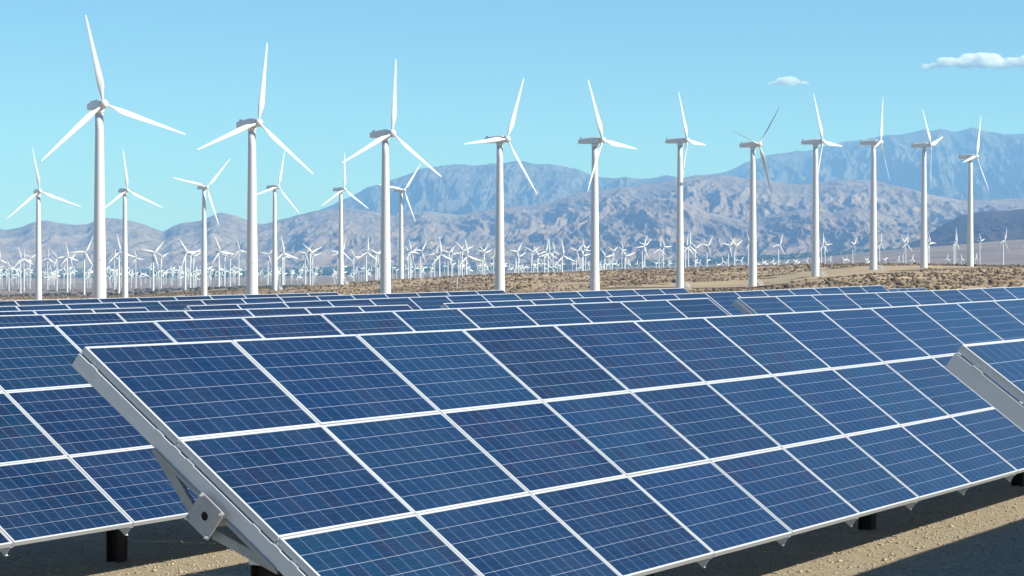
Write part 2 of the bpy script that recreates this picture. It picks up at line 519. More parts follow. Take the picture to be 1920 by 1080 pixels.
s.t.links.new(s.obj(), vor.inputs['Vector'])
grain = s.n('ShaderNodeSeparateColor'); s.t.links.new(vor.outputs['Color'], grain.inputs[0])
blue = s.mix(rp.outputs[0], (.0009, .0055, .019), (.0025, .016, .057))
blue = s.mix(s.math('MULTIPLY', s.math('POWER', rp.outputs[1], 1.8), .62), blue, (.003, .037, .078))
purple = s.mix(s.math('MULTIPLY', s.math('GREATER_THAN', rc.outputs[0], .62), s.math('MULTIPLY', rp.outputs[2], .75)), blue, (.012, .008, .026))
ccol = s.mix(s.math('MULTIPLY', rc.outputs[1], .75), purple, s.mix(.6, purple, (.004, .03, .085)))
ccol = s.mix(s.math('MULTIPLY_ADD', grain.outputs[0], .42, -.08, clamp=True), ccol, (.009, .036, .100))
ccol = s.mix(bus, ccol, (.018, .055, .125))
ccol = s.mix(gap_u, ccol, (.22, .23, .31))
ccol = s.mix(gap_v, ccol, (.38, .42, .50))
ccol = s.mix(edge, ccol, (.36, .39, .42))
dust = s.noise(s.n('ShaderNodeNewGeometry').outputs['Position'], 1.7, 5, .65)
ccol = s.mix(s.math('MULTIPLY_ADD', dust, .07, -.022, clamp=True), ccol, (.34, .36, .38))
smu = s.noise(s.n('ShaderNodeNewGeometry').outputs['Position'], 2.6, 7, .75)
ccol = s.mix(s.math('MULTIPLY', s.math('MULTIPLY_ADD', smu, 9, -6.1, clamp=True), .16), ccol, (.30, .36, .36))
s.bsdf(ccol, rough=s.math('MULTIPLY_ADD', dust, .12, .10), spec=.5, **{'IOR': 1.47})
CELLS = s.m

# panel meshes, centre of the panel at the origin, top of the frame at z = 0
def panel_meshes():
    bm = bmesh.new()
    a, b = MW / 2 - .006, MH / 2 - .006
    for z, flip in ((-.003, False), (-.010, True)):
        vs = [bm.verts.new((x, y, z)) for x, y in ((-a, -b), (a, -b), (a, b), (-a, b))]
        f = bm.faces.new(vs if not flip else list(reversed(vs)))
        f.material_index = 1 if flip else 0
    # junction box on the back
    v0 = len(bm.verts)
    box(bm, (0, b - .12, -.023), (.12, .10, .024))
    bm.verts.ensure_lookup_table()
    for f in bm.faces:
        if all(v.index >= 8 or v.index < 0 for v in f.verts) and len(bm.verts) > 8 and f.calc_center_median().z < -.0105: f.material_index = 2
    me = bpy.data.meshes.new('panel_glass')
    uv = bm.loops.layers.uv.new('UVMap')
    for f in bm.faces:
        for l in f.loops: l[uv].uv = (l.vert.co.x, l.vert.co.y)
    bm.to_mesh(me); bm.free()
    for mm in (CELLS, BACK, DARK): me.materials.append(mm)
    # frame: closed ring, lip over the glass
    bm = bmesh.new()
    def ring(x, y, z): return [bm.verts.new((sx_ * x, sy_ * y, z)) for sx_, sy_ in ((-1, -1), (1, -1), (1, 1), (-1, 1))]
    A, B = MW / 2, MH / 2
    r = [ring(A, B, -.048), ring(A, B, -.0015), ring(A - .0015, B - .0015, 0), ring(A - .016, B - .016, 0), ring(A - .017, B - .017, -.0028), ring(A - .004, B - .004, -.0029 - .006), ring(A - .003, B - .003, -.048)]
    for p, q in zip(r, r[1:] + r[:1]):
        for k in range(4):
            bm.faces.new((p[k], p[(k + 1) % 4], q[(k + 1) % 4], q[k]))
    fr = finish(bm, 'panel_frame', ALU)
    return me, fr
GLASS, FRAME = panel_meshes()

L14 = 14 * PW
CZ = 1.53                                   # height of the table's centre over the ground
ct, st = math.cos(TILT), math.sin(TILT)
MT = Matrix.Rotation(TILT, 4, 'X')          # table plane
HALF = 1.5 * PH

def rafter_mesh():
    """C channel under a joint between panels, lies along the slope, web in the plane across the row"""
    bm = bmesh.new()
    z0, z1 = -.058, -.162
    ys = (-HALF + .002, HALF - .0)
    t = .004
    cut = .0
    # web
    box(bm, (0, 0, (z0 + z1) / 2), (t, 2 * HALF - .01, z0 - z1))
    box(bm, (.021, 0, z1 + t / 2 + .0005), (.038, 2 * HALF - .012, t))
    box(bm, (.021, 0, z0 - t / 2 - .0005), (.038, 2 * HALF - .012, t))
    return finish(bm, 'rafter', GALV)
RAFTER = rafter_mesh()
def clamps_mesh():
    bm = bmesh.new()
    for y in (HALF - .16, HALF - PH * .86, HALF - PH - .03, HALF - PH * 1.17, HALF - PH * 1.83, HALF - PH * 2 - .03, HALF - PH * 2.2, HALF - PH * 2.85):
        box(bm, (.012, y, -.055), (.045, .07, .011), bev=.002)
        box(bm, (.024, y + .015, -.038), (.016, .022, .030), bev=.002)
    return finish(bm, 'clamp', CLAMP)
CLAMPS = clamps_mesh()

TUBE_Z = -.162 - .068                        # axis of the torque tube under the panel plane
def tubemesh():
    bm = bmesh.new()
    box(bm, (L14 / 2 - .03, 0, TUBE_Z), (L14 + .02, .125, .125), bev=.012)
    return finish(bm, 'torque_tube', GALV)
TUBEM = tubemesh()
def endplate():
    bm = bmesh.new()
    # square plate with a round hole
    N_ = 24; hs = .112; r = .030; t = .012
    for x in (-.062, -.062 - t):
        pass
    ring_o, ring_i = [], []
    for x in (-.060, -.060 - t):
        oo, ii = [], []
        for k in range(N_):
            a = 2 * math.pi * k / N_
            cx, cy = math.cos(a), math.sin(a)
            q = hs / max(abs(cx), abs(cy))
            # slightly rounded corners
            q = min(q, hs * 1.395)
            oo.append(bm.verts.new((x, cx * q, TUBE_Z + cy * q)))
            ii.append(bm.verts.new((x, cx * r, TUBE_Z + cy * r)))
        ring_o.append(oo); ring_i.append(ii)
    for k in range(N_):
        j = (k + 1) % N_
        for s_ in (0, 1):
            bm.faces.new((ring_o[s_][k], ring_o[s_][j], ring_i[s_][j], ring_i[s_][k]))
        bm.faces.new((ring_o[0][k], ring_o[0][j], ring_o[1][j], ring_o[1][k]))
        bm.faces.new((ring_i[0][k], ring_i[0][j], ring_i[1][j], ring_i[1][k]))
    return finish(bm, 'end_plate', PLATE)
ENDPLATE = endplate()
def bolts():
    bm = bmesh.new()
    for sy in (-1, 1):
        for sz in (-1, 1):
            p = Vector((-.072, sy * .097, TUBE_Z + sz * .097))
            tube(bm, [p + Vector((0, 0, 0)), p + Vector((-.012, 0, 0))], .014, 6)
            tube(bm, [p + Vector((-.012, 0, 0)), p + Vector((-.026, 0, 0))], .007, 8)
    return finish(bm, 'bolt', CLAMP)
BOLTS = bolts()
def hole_shade_mesh():
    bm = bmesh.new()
    g_ = bmesh.ops.create_circle(bm, cap_ends=True, radius=.05, segments=20, matrix=Matrix.Translation((-.055, 0, TUBE_Z)) @ Matrix.Rotation(R(90), 4, 'Y'))  # black disc paints the shade inside the tube end
    return finish(bm, 'tube_opening_shade', DARK)
HOLE_SHADE = hole_shade_mesh()
def brace_mesh(side):
    """folded strut from the tube up to the rafter, side -1 = downhill, +1 = uphill"""
    bm = bmesh.new()
    y0, z0 = side * .09, TUBE_Z - .085
    y1, z1 = side * .62, -.166
    n = 6
    for dx, w in ((.0, .05), (.030, .018)):
        p0 = Vector((dx, y0, z0)); p1 = Vector((dx, y1, z1))
    d = Vector((0, y1 - y0, z1 - z0)); L = d.length
    ang = math.atan2(d.z, d.y)
    M = Matrix.Translation((.008, (y0 + y1) / 2, (z0 + z1) / 2)) @ Matrix.Rotation(ang, 4, 'X')
    box(bm, (0, 0, 0), (.004, L, .062), M)
    box(bm, (.021, 0, -.031), (.042, L, .004), M)
    box(bm, (.021, 0, .031), (.020, L, .004), M)
    # upper flange running along the rafter
    box(bm, (.012, side * .36, -.1635), (.05, .50, .006))
    box(bm, (-.012, side * .36, -.177), (.004, .50, .022))
    return finish(bm, 'brace', BRACE_STEEL)
BRACE = [brace_mesh(-1), brace_mesh(1)]
def post_mesh():
    bm = bmesh.new()
    H = CZ - .14
    zc = (H - .6) / 2 - .0
    # wide flange column: two flanges and a web
    for sy in (-1, 1):
        box(bm, (0, sy * .072, (CZ - .86) / 2), (.15, .012, CZ + .34))
    box(bm, (0, 0, (CZ - .86) / 2), (.010, .132, CZ + .34))
    return finish(bm, 'post', RUST)
POST = post_mesh()
def bracket_mesh():
    bm = bmesh.new()
    for sx_ in (-1,):
        box(bm, (-.082, 0, CZ - .57), (.008, .17, .24), bev=.002)
    box(bm, (.082, 0, CZ - .57), (.008, .17, .24), bev=.002)
    for dy in (-.045, .045):
        for dz in (-.05, .05):
            p = Vector((-.086, dy, CZ - .57 + dz))
            tube(bm, [p, p + Vector((-.022, 0, 0))], .013, 6)
    return finish(bm, 'bearing_bracket', GALV)
BRACKET = bracket_mesh()

def make_array(P0, first, label, sl=0., bow=0., ends=True, n=14, row_shift=0):
    """P0: top corner (camera frame) of module k=0; first: k of the table's first module"""
    u = Vector((CA, SA, 0)); h = Vector((SA, -CA, 0))
    o0 = Vector(P0) + u * PW * first + h * (HALF * ct)
    kk = first
    z0 = P0[2] + CAMZ + sl * PW * kk - HALF * st
    root = bpy.data.objects.new('solar_array', None)
    COL.objects.link(root)
    root.location = (o0.x, o0.y, z0 - CZ)
    root.rotation_euler = (0, 0, AZ)
    tag(root, label, 'solar array', 'tilted solar panel tables')
    def dz(i):
        k = first + i
        return sl * PW * (k - first) + bow * ((k / 10) ** 2 - 0 * (first / 10) ** 2)
    for i in range(n):
        zc = (dz(i) + dz(i + 1)) / 2
        sy_ = (dz(i + 1) - dz(i)) / PW
        for r_ in range(3):
            p = MT @ Vector((0, HALF - PH * (r_ + .5), 0))
            jx, jr = random.gauss(0, .0012), random.gauss(0, .0007)
            q = link('solar_panel', GLASS, root, (PW * (i + .5) + jx, p.y, CZ + p.z + zc + random.gauss(0, .001)), (TILT + random.gauss(0, .0012), -sy_ + jr, 0))
            link('frame', FRAME, q)
    for i in range(n + 1):
        x = PW * i + (-.012 if i == 0 else (-.05 if i == n else 0))
        ra = link('rafter', RAFTER, root, (x, 0, CZ + dz(i)), (TILT, 0, 0))
        if i == 0: link('clamp', CLAMPS, ra)
        if i == 0 or i == n or i % 3 == 0:
            for b in BRACE: link('brace', b, root, (x, 0, CZ + dz(i)), (TILT, 0, 0))
    zt = (dz(0) + dz(n)) / 2
    tb = link('torque_tube', TUBEM, root, (0, 0, CZ + dz(0)), (TILT, -(dz(n) - dz(0)) / (n * PW), 0))
    if ends:
        ep = link('end_plate', ENDPLATE, root, (0, 0, CZ + dz(0)), (TILT, 0, 0))
        link('bolt', BOLTS, ep); link('hole_shade', HOLE_SHADE, ep)
    off = MT @ Vector((0, 0, TUBE_Z))
    for x in (.62, 6.4, 12.1, 17.8, 23.1):
        if x > n * PW: break
        X_, Y_ = root.location.x + x * CA + off.y * -SA, root.location.y + x * SA + off.y * CA
        gd = gz(X_, Y_) - root.location.z
        po = link('post', POST, root, (x, off.y, min(gd + .1, .3) if abs(gd) < .6 else 0))
        link('bearing_bracket', BRACKET, po)
    return root

make_array((-2.887, 15.406, -.571), 0, 'nearest full solar array, in the middle foreground, square end plate at its left end', -.003, .051)
make_array((2.507, 12.75, -.46), 0, 'solar array cut off by the right edge, only its grey left end corner in view')
make_array((-4.844, 24.207, -.668), -4, 'solar array directly behind the foreground one, running out of the left edge', .004, -.012)
make_array((3.838, 39.003, -.608), 0, 'solar array running out of the right edge, just behind the foreground array', 0, .03)
make_array((-6.812, 33.127, -.760), -8, 'solar array in the third row, ending in a gap above the middle panels', -.002, -.015)
make_array((-1.284, 42.487, -.771), 0, 'solar array in the third row right of its gap, ending against the brown hillside', .005, .004)
make_array((-8.93, 42.60, -.905), -12, 'solar array at far left of the fourth row, mostly hidden, with a free right end', .0)
make_array((-6.483, 45.506, -.880), 0, 'long solar array in the fourth row, ending at the stair of the sixth tower', .008, -.03)
make_array((-10.895, 50.138, -.967), -1, 'solar array in the fifth row, ending at the fourth large tower', .006, -.009)
make_array((-12.893, 59.206, -1.002), -5, 'rearmost low solar array at left, ending between second and third large towers', .002, .008)
make_array((21.77, 133.0, -1.592), 0, 'thin sliver of a far solar array seen low against the brown slope at right', 0, 0, n=4)

# ------------------------------------------------------------------ wind turbines
def paint(name, col, r=.4):
    m = Nodes(name)
    n = m.noise(m.obj(), .35, 6, .7)
    mp = m.n('ShaderNodeMapping'); m.t.links.new(m.obj(), mp.inputs[0]); mp.inputs['Scale'].default_value = (2.2, 2.2, .05)
    n2_ = m.noise(mp.outputs[0], 1.0, 4, .6)
    c = m.mix(m.math('MULTIPLY_ADD', n2_, .5, -.14, clamp=True), col, tuple(x * .80 for x in col))
    c = m.mix(m.math('MULTIPLY', n, .08), c, (.5, .46, .4))
    m.bsdf(c, rough=r, spec=.4)
    return m.m
WHITE = paint('white_paint', (.66, .66, .655))
NAC = paint('nacelle_paint', (.72, .72, .71))
SENS = metal('dark_sensor', (.03, .03, .04), .6)
DOOR = paint('door_paint', (.42, .44, .46))

HUBX = 2.55
def blade_mesh(Rr, seg, nst, pitch, simple=False, fat=1.0):
    bm = bmesh.new()
    st_ = [(.035, .42, 1.0, 30), (.06, .46, 1.0, 30), (.10, .62, .72, 28), (.15, .95, .42, 24), (.20, 1.30, .26, 19), (.26, 1.36, .21, 14), (.36, 1.20, .18, 9), (.5, .96, .16, 5), (.65, .74, .15, 3), (.8, .54, .14, 1), (.92, .37, .13, 0), (.985, .24, .12, 0), (1.0, .08, .12, 0)]
    if simple: st_ = [st_[0], st_[2], st_[4], st_[5], st_[7], st_[10], st_[12]]
    rings = []
    sc = Rr / 18.0
    for f, ch, th, tw in st_:
        a = R(tw + pitch)
        ring = []
        for k in range(seg):
            q = 2 * math.pi * k / seg
            cxx = math.cos(q) * .5
            tt_ = math.sin(q) * .5 * (1 if th > .9 else (1.0 - .55 * (math.cos(q) * .5 + .0)))
            cx_ = (cxx - (.0 if th > .9 else -.18 * (1 - th))) * ch * sc * fat
            ty = tt_ * ch * th * sc * fat
            # local frame: blade along +Z, rotor axis +X, chord mostly along Y
            y = cx_ * math.cos(a) - ty * math.sin(a)
            x = cx_ * math.sin(a) + ty * math.cos(a)
            bend = -.010 * Rr * f * f
            ring.append(bm.verts.new((x + bend + f * Rr * math.sin(R(2.5)), y, f * Rr)))
        rings.append(ring)
    for a_, b_ in zip(rings, rings[1:]):
        for k in range(seg):
            bm.faces.new((a_[k], a_[(k + 1) % seg], b_[(k + 1) % seg], b_[k]))
    bm.faces.new(rings[0]); bm.faces.new(list(reversed(rings[-1])))
    return bm
def lathe_x(bm, prof, seg):
    rings = [[bm.verts.new((x, r * math.cos(2 * math.pi * k / seg), r * math.sin(2 * math.pi * k / seg))) for k in range(seg)] for x, r in prof]
    for a_, b_ in zip(rings, rings[1:]):
        for k in range(seg): bm.faces.new((a_[k], a_[(k + 1) % seg], b_[(k + 1) % seg], b_[k]))
    bm.faces.new(rings[0]); bm.faces.new(list(reversed(rings[-1])))
def hub_bm(seg=20):
    bm = bmesh.new()
    lathe_x(bm, [(-.75, .62), (-.7, .86), (-.2, .95), (.25, .92), (.6, .76), (.85, .50), (.97, .22), (1.0, .04)], seg)
    return bm
def nacelle_bm():
    bm = bmesh.new()
    # stations along x: (x, half width, z bottom, z top)
    S = [(1.75, .70, -.75, .78), (1.2, .84, -.88, .92), (.2, .90, -.9, .98), (-2.2, .90, -.9, .80), (-4.6, .86, -.86, .50), (-4.95, .82, -.82, .44)]
    rings = []
    for x, w, zb, zt_ in S:
        c = .16
        pts = [(-w + c, zb), (w - c, zb), (w, zb + c), (w, zt_ - c * 1.4), (w - c * 1.6, zt_), (-w + c * 1.6, zt_), (-w, zt_ - c * 1.4), (-w, zb + c)]
        rings.append([bm.verts.new((x, p[0], p[1])) for p in pts])
    for a_, b_ in zip(rings, rings[1:]):
        for k in range(8): bm.faces.new((a_[k], a_[(k + 1) % 8], b_[(k + 1) % 8], b_[k]))
    bm.faces.new(rings[0]); bm.faces.new(list(reversed(rings[-1])))
    return bm
def sensor_mesh():
    bm = bmesh.new()
    tube(bm, [(-4.5, .3, .5), (-4.5, .3, 1.15)], .035, 6)
    tube(bm, [(-4.5, -.3, .5), (-4.5, -.3, 1.05)], .035, 6)
    box(bm, (-4.5, 0, .95), (.05, .75, .05))
    bmesh.ops.create_icosphere(bm, subdivisions=2, radius=.17, matrix=Matrix.Translation((-4.9, .3, .85)))
    tube(bm, [(-4.5, .3, .8), (-4.9, .3, .85)], .03, 6)
    return finish(bm, 'wind_sensor', SENS)
def tower_mesh(H, r0, r1, seg=40, simple=False):
    bm = bmesh.new()
    n = 1 if simple else 12
    pts = [(0, 0, -4)] + [(0, 0, H * i / n) for i in range(n + 1)]
    rad = [r0] + [r0 + (r1 - r0) * (i / n) for i in range(n + 1)]
    tube(bm, pts, rad, seg)
    if not simple:
        for f in (.33, .66, .985):
            r = r0 + (r1 - r0) * f
            tube(bm, [(0, 0, H * f - .06), (0, 0, H * f + .06)], r + .035, seg)
    return finish(bm, 'tower', WHITE, True)
def stair_mesh():
    """steel stair and control box at the foot of a tower, towards +X"""
    bm = bmesh.new()
    for i in range(7):
        box(bm, (2.0 + .28 * (6 - i), 0, .22 * (i + .5) + .1), (.28, .95, .05))
    box(bm, (1.75, 0, 1.72), (.7, 1.0, .08))
    for sy in (-.5, .5):
        tube(bm, [(1.45, sy, 1.7), (1.45, sy, 2.75), (2.1, sy, 2.75), (3.75, sy, 1.15), (3.75, sy, .0)], .055, 8)
        tube(bm, [(2.1, sy, 2.75), (2.1, sy, 1.7)], .045, 8)
        tube(bm, [(2.9, sy, 1.95), (2.9, sy, .9)], .045, 8)
        tube(bm, [(2.1, sy, 1.62), (3.75, sy, .08)], .07, 8)
    box(bm, (2.3, 1.55, .85), (1.3, 1.0, 1.7), bev=.04)
    return finish(bm, 'entry_stair', WHITE)
def door_mesh(r0):
    bm = bmesh.new()
    vs = []
    for k in range(7):
        a = (k / 6 - .5) * .7
        for z in (1.75, 3.75):
            vs.append(bm.verts.new(((r0 + .01) * math.cos(a), (r0 + .01) * math.sin(a), z)))
    for k in range(6): bm.faces.new((vs[2 * k], vs[2 * k + 2], vs[2 * k + 3], vs[2 * k + 1]))
    return finish(bm, 'door', DOOR)

BLADE = finish(blade_mesh(18, 20, 0, 6), 'blade', WHITE, True)
BLADE_P = finish(blade_mesh(18, 20, 0, 7, False, 1.22), 'pitched_blade', WHITE, True)
BLADE_F = finish(blade_mesh(18, 20, 0, 102), 'feathered_blade', WHITE, True)
HUB = finish(hub_bm(), 'hub', WHITE, True)
NACM = finish(nacelle_bm(), 'nacelle', NAC)
SENSM = sensor_mesh()
STAIR = stair_mesh(); DOORM = door_mesh(1.40)

def collar_mesh():
    bm = bmesh.new()
    tube(bm, [(0, 0, -1.75), (0, 0, -1.3), (0, 0, -.9)], [.82, .95, 1.0], 28)
    return finish(bm, 'yaw_collar', NAC, True)
COLLAR = collar_mesh()

def turbine(hx, hy, L, ph, yaw, label, base=None, feather=False, stair=False, group='large white wind turbines'):
    """hx, hy: hub in the photograph; L: blade length in its pixels"""
    D = 18 * F / L
    th = R(yaw)
    ax = Vector((math.sin(th), -math.cos(th), 0))
    hub = Vector(((hx - 960) / F * D, D, CAMZ + (HOR - hy) / F * D))
    tp = hub - ax * HUBX
    gzv = gz(tp.x, tp.y)
    H = hub.z - gzv
    root = bpy.data.objects.new('wind_turbine', None)
    COL.objects.link(root)
    root.location = (tp.x, tp.y, gzv)
    tag(root, label, 'wind turbine', group)
    link('tower', tower_mesh(H - 1.6, 1.42, .80), root)
    rz = math.atan2(ax.y, ax.x)
    nac = link('nacelle', NACM, root, (0, 0, H), (0, 0, rz))
    link('wind_sensor', SENSM, nac)
    link('yaw_collar', COLLAR, nac)
    rot = link('hub', HUB, root, tuple(ax * HUBX + Vector((0, 0, H))), (0, R(-3), rz))
    # rotor: blades turned about the axis
    for k in range(3):
        a = R(ph + 120 * k)
        M = Matrix.Rotation(rz, 4, 'Z') @ Matrix.Rotation(R(-3), 4, 'Y') @ Matrix.Rotation(-a if False else a * BL_SIGN, 4, 'X')
        b = link('blade', BLADE_F if feather else (BLADE_P if yaw > 52 else BLADE), root, tuple(ax * HUBX + Vector((0, 0, H))))
        b.rotation_euler = M.to_euler()
    if stair:
        link('entry_stair', STAIR, root, (0, 0, 0), (0, 0, R(-8)))
        link('door', DOORM, root, (0, 0, 0), (0, 0, R(-8)))
    return root
BL_SIGN = -1   # seen from the front a positive phase turns the blade to the right

BIG = [
 (195, 195, 169, -11.7, 30.1, 'tallest white wind turbine, at far left, with dark wind sensor behind its nacelle', 0, 0),
 (485, 230, 152.9, 8.2, 40.9, 'second tallest white wind turbine from the left, one blade straight up against the sky', 0, 0),
 (735.5, 250, 140.4, 4.5, 42.9, 'third large white wind turbine from left, before the left slope of the blue mountain', 0, 0),
 (950.6, 260.8, 127.5, 23.2, 49.0, 'fourth large white wind turbine from left, one blade level to the left', 0, 0),
 (1129.8, 263, 120.8, -24.7, 57.1, 'fifth large white wind turbine from left, lower blade crossing in front of its tower', 0, 0),
 (1288.3, 263.5, 100.4, -27.9, 66.9, 'sixth large white wind turbine from left, base beside the end of a solar array', 0, 1),
 (1423.3, 270.8, 100.5, 43.2, 50.0, 'large wind turbine with dark feathered blades, standing by the dirt road', 1, 1),
 (1542, 265.6, 98.5, -27.5, 62.1, 'large white wind turbine with white entry stair on the pale dirt road bend', 0, 1),
 (1650.6, 266.9, 92.6, 20.0, 70.3, 'large white wind turbine standing where the dirt road reaches the crest', 0, 1),
 (1744.4, 272, 88.1, -43.0, 65.3, 'large white wind turbine on the crest at right, second from the right edge', 0, 0),
 (1830.2, 293.5, 82.4, 19.8, 58.5, 'rightmost large white wind turbine, on the crest before the dark hill', 0, 0),
 (75, 358.5, 83.4, -9.8, 25.3, 'second-row white wind turbine at far left, left of the tallest tower', 0, 0),
 (239, 356.8, 77.3, -6.0, 35.0, 'second-row white wind turbine just right of the tallest tower', 0, 1),
 (388, 351, 74.8, 42.5, 36.3, 'second-row white wind turbine with blade pointing level left, between first and second tall towers', 0, 1),
 (522, 350.5, 70.4, 14.4, 49.1, 'second-row white wind turbine just right of the second tall tower', 0, 1),
 (645.7, 354.8, 69, 1.5, 46.4, 'second-row white wind turbine left of the third tall tower, one blade straight up', 0, 1),
 (758, 356.8, 64.7, 38.4, 42.1, 'second-row white wind turbine just right of the third tall tower', 0, 0),
]
for hx, hy, L, ph, yw, lab, fe, stn in BIG:
    turbine(hx, hy, L, ph, yw, lab, feather=bool(fe), stair=bool(stn))

# middle distance: shared simple parts, towers scaled to the ground
BL2 = finish(blade_mesh(18, 6, 0, 8, True, 1.55), 'small_blade', WHITE, True)
HUB2 = finish(hub_bm(8), 'small_hub', WHITE, True)
def nac2():
    bm = bmesh.new(); box(bm, (-1.6, 0, .0), (6.2, 2.0, 1.9), bev=.25); return finish(bm, 'small_nacelle', NAC)
NAC2 = nac2()
def tow2():
    bm = bmesh.new(); tube(bm, [(0, 0, -.06), (0, 0, 1)], [1.45, .85], 12); return finish(bm, 'small_tower', WHITE, True)
TOW2 = tow2()
MID = [(0, 486, 21, -3), (40, 485, 24, -15), (46, 486.5, 21, -2), (57, 483.5, 18, 55), (17.5, 502, 17, -16), (90, 484, 19, 5), (107.4, 483.5, 21, -38), (128, 482, 26, -10), (133, 485, 17, 40),
 (160, 473, 33, 25), (225, 472, 35, -11), (216, 482, 16, 0), (256, 484, 18, 100), (289.3, 473.8, 31, 38), (303.5, 481.6, 19, 58), (350, 473.5, 34, -30), (359, 477, 24, 60), (364.5, 480.5, 19, 58),
 (412.4, 472, 32, -20), (422, 480, 13, 50), (433, 479, 20, 60), (449, 469, 20, 105), (503.6, 477, 20, 38), (531.9, 474.5, 34, -10), (535, 481, 15, 100), (574, 475.8, 21, 33),
 (583.5, 473, 27, -48), (588, 479, 20, 75), (636, 474, 26, 30), (642.7, 472, 27, 10), (664.8, 482, 20, 85), (689, 473, 30, 2), (706, 475.8, 22, 55), (709, 477, 19, 48),
 (725, 485, 19, 115), (771, 471, 24, -15), (773.5, 475, 19, 38), (767, 474, 20, 75), (790.7, 470.6, 25, 28), (816.6, 476.4, 21, 20), (827, 477, 34, -8), (841.6, 474.5, 23, 42), (849, 476, 17, 88),
 (868.5, 470, 26, -45), (862, 476, 21, 25), (877, 480, 35, -12), (906, 472.5, 20, 38), (909, 474, 21, 68), (927, 480, 18, 5), (969.7, 473, 25, 30), (974, 481, 22, 62), (998, 472.5, 21, 55),
 (1010.6, 481.6, 27, 72), (1023.5, 472, 27, 13), (1030, 474, 26, -3), (1039, 471, 21, -8), (1056.6, 480, 32, -9), (1082.6, 471, 22, 42), (1096, 468, 24, -17), (1094, 479, 25, 78), (1100, 466, 14, 48),
 (1135.7, 482, 26, 74), (1149.7, 471, 19, -55), (1168, 467.5, 14, 100), (1174, 480.3, 26, 70), (1206.5, 462.8, 25, 20), (1210, 461, 20, 45), (1237.6, 466.7, 22, 4), (1246, 462.8, 23, -27),
 (1293.4, 461.5, 28, 0), (1287.5, 462, 25, 5), (1305, 464.7, 20, 60), (1328, 461.5, 24.5, 30), (1368, 461, 24, 38), (1379.6, 461, 26, -47), (1405, 456, 22, -20), (1461.8, 459.5, 24.5, 18),
 (1543, 460, 26, 0), (1549, 459, 20, 82), (1601.4, 458.9, 22, 33), (1651.7, 456.8, 23, 3), (1695.3, 454, 21, -50), (1700.5, 457.6, 23, 6), (1744.5, 454.5, 20, 95), (1742, 456.5, 18, -25),
 (1791.8, 454, 29, -1), (1794, 455, 19, 6), (1839.5, 451.5, 19, -33), (1883.8, 451.5, 25, 13), (1925, 458, 19, -120)]
towers_x = [(188, 'first'), (475, 'second'), (726, 'third'), (938, 'fourth'), (1120, 'fifth'), (1277, 'sixth'), (1412, 'seventh'), (1532, 'eighth'), (1638, 'ninth'), (1734, 'tenth'), (1820, 'eleventh')]
ORD = ['first', 'second', 'third', 'fourth', 'fifth', 'sixth', 'seventh', 'eighth', 'ninth', 'tenth', 'eleventh', 'twelfth', 'thirteenth', 'fourteenth', 'fifteenth', 'sixteenth', 'seventeenth', 'eighteenth', 'nineteenth']
MID.sort()
cnt = {}
for hx, hy, L, ph in MID:
    g_ = sum(1 for x, _ in towers_x if x < hx)
    cnt[g_] = cnt.get(g_, 0) + 1
    if g_ == 0: place = 'left of the first tall tower'
    elif g_ == 11: place = 'right of the eleventh tall tower'
    else: place = 'between the %s and %s tall towers' % (towers_x[g_ - 1][1], towers_x[g_][1])
    lab = 'distant white turbine, hub %s from left %s' % (ORD[cnt[g_] - 1], place)
    Rm = 18.0
    D = Rm * F / L
    if L < 18: D = Rm * F / 20; Rm = L * D / F
    th = R(38 + 18 * (hx / 1920) + random.uniform(-9, 9))
    ax = Vector((math.sin(th), -math.cos(th), 0))
    hub = Vector(((hx - 960) / F * D, D, CAMZ + (HOR - hy) / F * D))
    tp = hub - ax * HUBX
    g0 = gz(tp.x, tp.y)
    root = bpy.data.objects.new('wind_turbine', None)
    COL.objects.link(root)
    root.location = (tp.x, tp.y, g0)
    tag(root, lab, 'wind turbine', 'distant white wind turbines behind the crest')
    H = hub.z - g0
    t_ = link('tower', TOW2, root); t_.scale = (.88, .88, H - .8)
    rz = math.atan2(ax.y, ax.x)
    link('nacelle', NAC2, root, (0, 0, H), (0, 0, rz))
    link('hub', HUB2, root, tuple(ax * HUBX + Vector((0, 0, H))), (0, 0, rz))
    # phase of the up blade is read off the picture, so undo the yaw's narrowing
    tilt_ph = math.atan2(math.sin(R(ph)) / math.cos(th), math.cos(R(ph))) * .6 + R(ph) * .4
    for k in range(3):
        b = link('blade', BL2, root, tuple(ax * HUBX + Vector((0, 0, H))))
        b.rotation_euler = (Matrix.Rotation(rz, 4, 'Z') @ Matrix.Rotation(-(tilt_ph + R(120 * k)), 4, 'X')).to_euler()
        b.scale = (1.2, 1.2, Rm / 18)

